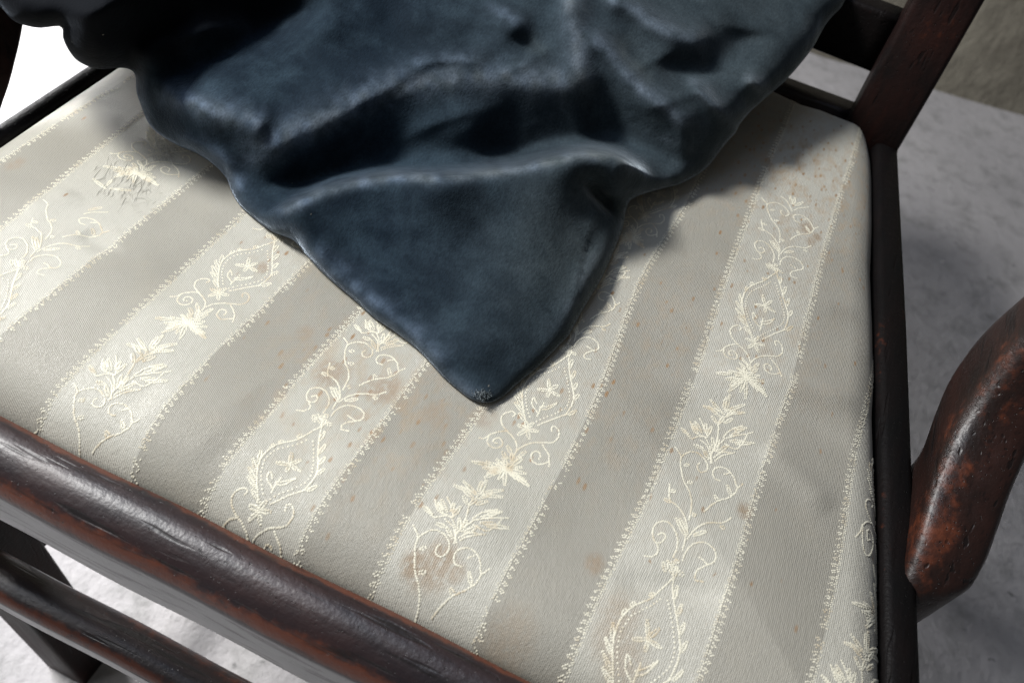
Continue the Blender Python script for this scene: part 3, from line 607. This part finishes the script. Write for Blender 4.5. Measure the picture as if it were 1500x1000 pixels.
st = 3.5; gu, gv = np.arange(-60, 1300, st), np.arange(-330, 610, st); UU, VV = np.meshgrid(gu, gv); G = np.stack([UU.ravel(), VV.ravel()], -1)
ins = inside(G, OUT); dd, bi, bt, _ = dist_poly(G, OUTC); near = OUTC[bi]+bt[:, None]*(OUTC[bi+1]-OUTC[bi])
# keep cells with an inside corner; their outside corners slide to the outline
I2 = ins.reshape(UU.shape); cell = I2[:-1, :-1] | I2[1:, :-1] | I2[:-1, 1:] | I2[1:, 1:]
deep = ins & (dd > st*.35)
I3 = deep.reshape(UU.shape); cell = I3[:-1, :-1] | I3[1:, :-1] | I3[:-1, 1:] | I3[1:, 1:]
G2 = np.where(deep[:, None], G, near); dist = np.where(deep, dd, 0)
q = grid_faces(len(gv), len(gu)).reshape(len(gv)-1, len(gu)-1, 4)[cell]
used = np.zeros(len(G), bool); used[q.ravel()] = True; remap = np.cumsum(used)-1; q = remap[q]; G2 = G2[used]; dist = dist[used]
# thickness above the seat (mm) at scattered points of the photo
ctrl = np.array([(705, 585, 5), (620, 515, 8), (545, 460, 9), (470, 395, 10), (400, 335, 11), (345, 290, 12), (335, 262, 12), (262, 212, 16), (215, 175, 20), (200, 125, 30), (700, 520, 16), (760, 540, 10), (650, 440, 20), (560, 380, 22), (480, 330, 20), (830, 470, 13), (885, 390, 17), (800, 400, 27), (700, 340, 32), (800, 300, 36),
 (600, 290, 32), (912, 325, 19), (870, 300, 26), (655, 262, 38), (840, 232, 44), (930, 250, 31), (975, 268, 19), (1040, 238, 22), (760, 214, 32), (650, 218, 34), (560, 234, 29), (450, 251, 24), (850, 185, 42), (395, 185, 45), (640, 175, 44), (740, 165, 46), (500, 215, 38), (420, 225, 36), (380, 262, 24), (500, 170, 48), (600, 130, 54), (700, 115, 58), (800, 125, 60), (880, 130, 60), (960, 190, 43), (300, 200, 34), (270, 155, 44), (350, 190, 42),
 (300, 110, 56), (400, 110, 60), (500, 80, 66), (600, 50, 72), (700, 40, 78), (850, 60, 78), (1000, 90, 70), (1075, 180, 42), (1000, 190, 46), (1126, 138, 50), (1170, 95, 58), (1230, 10, 78), (1100, 50, 72), (950, 10, 86), (800, 0, 92), (600, -20, 90), (450, 0, 84), (380, 20, 70), (250, 60, 58), (230, 100, 48), (280, 0, 92), (200, 40, 84), (150, 60, 84), (120, 60, 86), (60, 20, 96), (100, -40, 104), (0, -60, 104), (250, -100, 112), (100, -160, 104),
 (450, -100, 108), (700, -120, 112), (950, -110, 104), (1200, -110, 98), (300, -250, 100), (700, -260, 112), (1100, -230, 104)], float)
def low(P):
    """radial basis (thin plate) through the control points"""
    C = ctrl[:, :2]/300; r = np.linalg.norm(C[:, None]-C[None], axis=-1); K = np.where(r > 0, r*r*np.log(r+1e-12), 0)+np.eye(len(C))*.002
    A_m = np.block([[K, np.ones((len(C), 1)), C], [np.ones((1, len(C))), np.zeros((1, 3))], [C.T, np.zeros((2, 3))]]); sol = np.linalg.solve(A_m, np.r_[ctrl[:, 2], 0, 0, 0]); out = np.zeros(len(P))
    for s in range(0, len(P), 20000):
        p = P[s:s+20000]/300; r = np.linalg.norm(p[:, None]-C[None], axis=-1); out[s:s+20000] = np.where(r > 0, r*r*np.log(r+1e-12), 0)@sol[:len(C)]+sol[len(C)]+p@sol[-2:]
    return out
def ridge(P, pts, amp, wu, wd, p=1.4, soft=3., e0=.12, e1=.12):
    Q = resample(smooth_line(pts, 6), 8.0); full = np.zeros(len(P)); mg = 3.2*max(wu, wd)
    near_ = (P[:, 0] > Q[:, 0].min()-mg) & (P[:, 0] < Q[:, 0].max()+mg) & (P[:, 1] > Q[:, 1].min()-mg) & (P[:, 1] < Q[:, 1].max()+mg); P = P[near_]
    d, i, t, s = dist_poly(P, Q); k = (i+t)/(len(Q)-1)
    if len(pts) < 5: e0 = e1 = .42
    sg = 1/(1+np.exp(-np.clip(s*d/2.5, -30, 30))); wdt = wu+(wd-wu)*sg; x = (np.sqrt(d*d+soft*soft)-soft)/wdt
    end = np.clip(k/e0, 0, 1)*np.clip((1-k)/e1, 0, 1) if e0 > 0 else 1; end = end*end*(3-2*end)
    full[near_] = amp*np.exp(-x**p)*end; return full
RID = [ # drawn left to right: (points, mm, width above, width below, power, softness)
 ([(330, 235), (400, 215), (450, 190), (500, 165), (545, 142), (590, 128), (650, 118), (700, 113), (760, 120), (820, 127), (890, 126)], 5, 55, 34, 1.4, 4),
 ([(372, 322), (408, 313), (450, 293), (500, 274), (570, 261), (655, 261), (755, 249), (840, 229), (890, 231), (925, 246), (965, 275)], 17, 8, 70, 1.3, 1.5),
 ([(348, 272), (400, 268), (450, 258), (520, 244), (580, 238), (655, 240), (755, 226), (840, 205), (890, 206), (950, 216), (1035, 242)], -7, 36, 14, 1.8, 4),
 ([(690, 215), (760, 200), (850, 182), (940, 188), (1010, 210)], -6, 24, 20, 1.8, 4),
 ([(262, 200), (290, 216), (325, 236), (342, 262), (347, 290)], 4, 9, 8, 1.6, 2),
 ([(212, 128), (250, 142), (290, 155), (340, 172), (400, 190)], 6, 22, 14, 1.4, 3),
 ([(200, 108), (225, 72), (275, 50), (330, 42), (380, 40)], 9, 12, 14, 1.5, 3),
 ([(240, 110), (290, 72), (350, 48), (420, 25), (470, -10)], -9, 18, 22, 1.6, 4),
 ([(130, 60), (180, 45), (250, 10), (300, -30)], -9, 18, 18, 1.6, 4),
 ([(95, 45), (110, 25), (150, 10), (200, -20)], 6, 14, 14, 1.6, 3),
 ([(975, 80), (1005, 95), (1035, 98), (1062, 85), (1085, 60), (1100, 30)], -6, 24, 22, 1.8, 5),
 ([(1000, 108), (1028, 135), (1050, 160), (1078, 186)], 7, 16, 9, 1.3, 1.5),
 ([(1085, 106), (1108, 125), (1128, 140)], 5, 14, 8, 1.3, 1.5),
 ([(1085, 160), (1100, 150), (1115, 146)], -5, 9, 9, 1.6, 3),
 ([(855, 42), (890, 75), (920, 110), (950, 140), (985, 168), (1020, 192)], 6, 20, 13, 1.3, 2),
 ([(880, -10), (930, 15), (960, 38), (1000, 55), (1040, 60)], 6, 16, 14, 1.4, 3),
 ([(832, -15), (838, 20), (844, 60), (850, 100), (856, 135)], 4.5, 20, 20, 1.7, 5),
 ([(765, 35), (785, 70), (800, 105)], -1, 16, 16, 1.8, 4),
 ([(905, 40), (930, 90), (970, 130)], -2, 16, 16, 1.8, 4),
 ([(700, 0), (745, 25), (785, 55)], 4, 12, 8, 1.3, 2), ([(560, 100), (610, 93), (660, 88), (725, 91)], 2.4, 10, 7, 1.3, 2), ([(520, 110), (600, 104), (680, 100)], 1.5, 7, 6, 1.3, 2),
 ([(853, 250), (868, 276), (890, 300), (915, 322)], -15, 15, 8, 1.8, 2),
 ([(890, 276), (925, 287), (975, 274), (1030, 248)], 4, 10, 9, 1.3, 2),
 ([(1000, 235), (1040, 215), (1070, 195)], -4, 12, 12, 1.6, 3),
 ([(930, 196), (980, 206), (1035, 226)], 2.5, 9, 9, 1.3, 2),
 ([(452, 352), (470, 380), (500, 408), (560, 455), (620, 503), (660, 548)], 3.2, 18, 12, 1.5, 3),
 ([(480, 345), (495, 395), (560, 435)], -2.5, 16, 14, 1.6, 4),
 ([(600, 490), (650, 500), (720, 512), (760, 525)], 1.4, 16, 20, 1.6, 4),
 ([(885, 330), (860, 400), (830, 460), (790, 505)], 2.5, 14, 14, 1.4, 3), ([(880, 345), (862, 372), (850, 400)], -1.6, 9, 9, 1.6, 3),
 ([(640, 116), (700, 84), (755, 38), (800, -20)], 2.0, 12, 9, 1.3, 2), ([(722, 113), (780, 88), (830, 52)], 1.8, 10, 8, 1.3, 2), ([(470, 180), (530, 148), (605, 104), (680, 62)], 1.8, 14, 10, 1.4, 2),
 ([(905, 122), (950, 92), (1010, 66)], 1.8, 10, 8, 1.3, 2), ([(930, 166), (1000, 142), (1065, 112)], 2.0, 10, 8, 1.3, 2), ([(570, 214), (650, 176), (745, 150)], 1.8, 14, 10, 1.4, 2), ([(380, 262), (440, 232), (520, 200)], 1.6, 12, 9, 1.4, 2),
 ([(650, 15), (730, 40), (800, 58)], 1.8, 12, 10, 1.4, 2), ([(1040, 30), (1100, 45), (1150, 40)], 1.8, 12, 10, 1.4, 2), ([(470, 300), (540, 330), (640, 345)], 1.0, 14, 12, 1.5, 3), ([(740, 300), (800, 345), (870, 400)], 1.0, 12, 10, 1.5, 3),
 ([(560, 20), (620, 30), (700, 60)], 3, 24, 20, 1.5, 4), ([(400, 60), (460, 40), (520, 42)], 3, 18, 16, 1.5, 4), ([(620, 215), (690, 190), (760, 168)], 3, 30, 20, 1.5, 4)]
Gf = np.stack([UU.ravel(), VV.ravel()], -1); Hs = low(Gf)*.84; CRISP = (1, 4, 11, 12, 22, 26, 20)+tuple(range(32, 43))
for n_, (pts, amp, wu, wd, p_, sf) in enumerate(RID):
    if n_ not in CRISP: Hs += 1.15*ridge(Gf, pts, amp, wu, wd, p_, sf)
Hs = Hs.reshape(UU.shape)
for i in range(1, len(gv)): Hs[i] = np.maximum(Hs[i], Hs[i-1]-.40*st)          # cloth never hangs steeper than this towards the viewer
for j in range(1, len(gu)): Hs[:, j] = np.maximum(Hs[:, j], Hs[:, j-1]-.42*st)
for j in range(len(gu)-2, -1, -1): Hs[:, j] = np.maximum(Hs[:, j], Hs[:, j+1]-.42*st)
kx = np.exp(-.5*(np.arange(-12, 13)/2.2)**2); kx /= kx.sum()
Hp = np.pad(Hs, 12, mode='edge'); Hp = np.apply_along_axis(lambda r: np.convolve(r, kx, 'valid'), 1, Hp); Hs = np.apply_along_axis(lambda r: np.convolve(r, kx, 'valid'), 0, Hp)
cu = (G2[:, 0]-gu[0])/st; cv = (G2[:, 1]-gv[0])/st; iu = np.clip(cu.astype(int), 0, len(gu)-2); iv = np.clip(cv.astype(int), 0, len(gv)-2); fu, fv = cu-iu, cv-iv
H = (Hs[iv, iu]*(1-fu)+Hs[iv, iu+1]*fu)*(1-fv)+(Hs[iv+1, iu]*(1-fu)+Hs[iv+1, iu+1]*fu)*fv
for n_ in CRISP:
    pts, amp, wu, wd, p_, sf = RID[n_]; H += (1.15 if n_ == 1 else .75)*ridge(G2, pts, amp, wu, wd, p_, sf)
H += .5*vnoise(G2[:, 0]/26, G2[:, 1]/26, 11)+1.5*vnoise(G2[:, 0]/70, G2[:, 1]/70, 12)+.12*vnoise(G2[:, 0]/9, G2[:, 1]/9, 13)
H = np.maximum(H, 3)
base = .449
rr = np.minimum(42., 13+H*.55); k = np.clip(dist/rr, 0, 1); drop = np.minimum(15., .72*H)
Ht = H-drop*(1-np.sqrt(1-(1-k)**2)**1.0)
Pt = at_many(G2[:, 0], G2[:, 1], base+Ht/1000)
# underside: leaves the outline, tucks in and rests just above the seat
Hrim = H-drop; k2 = np.clip(dist/(8+H*1.1), 0, 1); Hb = Hrim*(1-k2)**1.3+2.0*k2; Hb = np.where(dist <= 0, Hrim, np.minimum(Hb, Ht-.8))
Pb = at_many(G2[:, 0], G2[:, 1], base+Hb/1000); low_z = seat_h(Pb[:, :2]); pin = inside(Pb[:, :2], outline)
Pb[:, 2] = np.where(pin, np.maximum(Pb[:, 2], low_z+.0006), Pb[:, 2])
Pt[:, 2] = np.where(inside(Pt[:, :2], outline), np.maximum(Pt[:, 2], seat_h(Pt[:, :2])+.0012), Pt[:, 2])
Pb = np.where((dist <= 0)[:, None], Pt, Pb)
worn = np.clip((G2[:, 0]-560)/500, 0, 1)*.55+.5*np.exp(-(np.hypot(G2[:, 0]-850, G2[:, 1]-370)/110)**2)+.30*np.exp(-(dist/12)**2)*np.clip((G2[:, 0]-180)/60, 0, 1)  # greyer light on the right and a rim highlight put into the colour
for ri_, amp_, w_ in ((0, .55, 20), (1, .55, 7), (5, .5, 16), (12, .4, 7), (16, .5, 10), (17, .35, 12), (18, .6, 12), (22, .5, 8), (13, .3, 6)):
    worn += amp_*ridge(G2, RID[ri_][0], 1., w_, w_, 1.6, 2.)*(.65+vnoise(G2[:, 0]/14, G2[:, 1]/14, 40+ri_))  # fold highlights painted in as pale streaks
worn = np.clip(worn, 0, 1)
crest_light = np.zeros(len(G2))                                     # highlights along the folds, painted pale into the pile colour
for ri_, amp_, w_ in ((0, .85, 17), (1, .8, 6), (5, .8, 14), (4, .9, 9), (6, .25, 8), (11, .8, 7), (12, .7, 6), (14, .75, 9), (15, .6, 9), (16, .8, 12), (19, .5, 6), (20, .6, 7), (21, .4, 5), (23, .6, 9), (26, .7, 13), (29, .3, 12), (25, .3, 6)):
    crest_light = np.maximum(crest_light, amp_*ridge(G2, RID[ri_][0], 1., w_*1.25, w_, 1.5, 1.5)*np.clip(.75+1.1*vnoise(G2[:, 0]/13+ri_, G2[:, 1]/13, 60+ri_), 0, 1.2))
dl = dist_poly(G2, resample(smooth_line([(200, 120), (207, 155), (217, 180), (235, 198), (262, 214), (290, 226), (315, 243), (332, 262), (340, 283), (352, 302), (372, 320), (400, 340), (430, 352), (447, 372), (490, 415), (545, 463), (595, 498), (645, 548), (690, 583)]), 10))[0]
crest_light = np.maximum(crest_light, .55*np.exp(-(dl/15)**2)*np.clip(.8+.9*vnoise(G2[:, 0]/22, G2[:, 1]/22, 90), 0, 1.2))  # lit left rim painted in as well
lobe_shade = 1/(1+np.exp(-np.clip(-(dist_poly(G2, smooth_line([(150, 200), (212, 112), (245, 98), (290, 68), (350, 44), (410, 28), (470, -20), (520, -90)]))[0]*dist_poly(G2, smooth_line([(150, 200), (212, 112), (245, 98), (290, 68), (350, 44), (410, 28), (470, -20), (520, -90)]))[3])/9, -30, 30)))  # upper-left lobe darkened: its shade is put into the colour
worn = worn*(1-lobe_shade)
nV = len(Pt); bmap = np.arange(nV)+nV; bmap = np.where(dist <= 0, np.arange(nV), bmap)
qb = bmap[q][:, ::-1]; allV = np.vstack([Pt, Pb]); allF = np.vstack([q, qb])
cush = link('velvet_cushion', mesh_np('velvet_cushion', allV, allF, VELVET, True, {'worn': np.r_[worn, worn], 'deep': np.r_[lobe_shade, lobe_shade], 'crest_light': np.r_[crest_light*(1-lobe_shade), crest_light*(1-lobe_shade)]}),
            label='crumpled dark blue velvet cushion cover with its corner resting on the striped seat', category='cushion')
# knot of frayed pile at the corner
spec = []
for k in range(260):
    a = rng.uniform(0, 6.28); r0 = abs(rng.normal(0, 6)); c = np.array([706+r0*math.cos(a), 579+r0*.7*math.sin(a)]); z0 = .4525+.0015*rng.random(); p0 = at(c[0], c[1], z0); d = rng.normal(0, 1, 3)*.0009; d[2] = abs(d[2])+.0004
    t = np.linspace(0, 1, 4)[:, None]; spec.append((p0+t*d+np.sin(t*3)*rng.normal(0, .0004, 3), .00018))
v_, f_ = strands(spec); link('frayed_corner', mesh_np('frayed_corner', v_, f_, VELVET, True, {'worn': np.ones(len(v_)), 'crest_light': np.full(len(v_), .6)}), cush, label='frayed pile at the cushion corner')
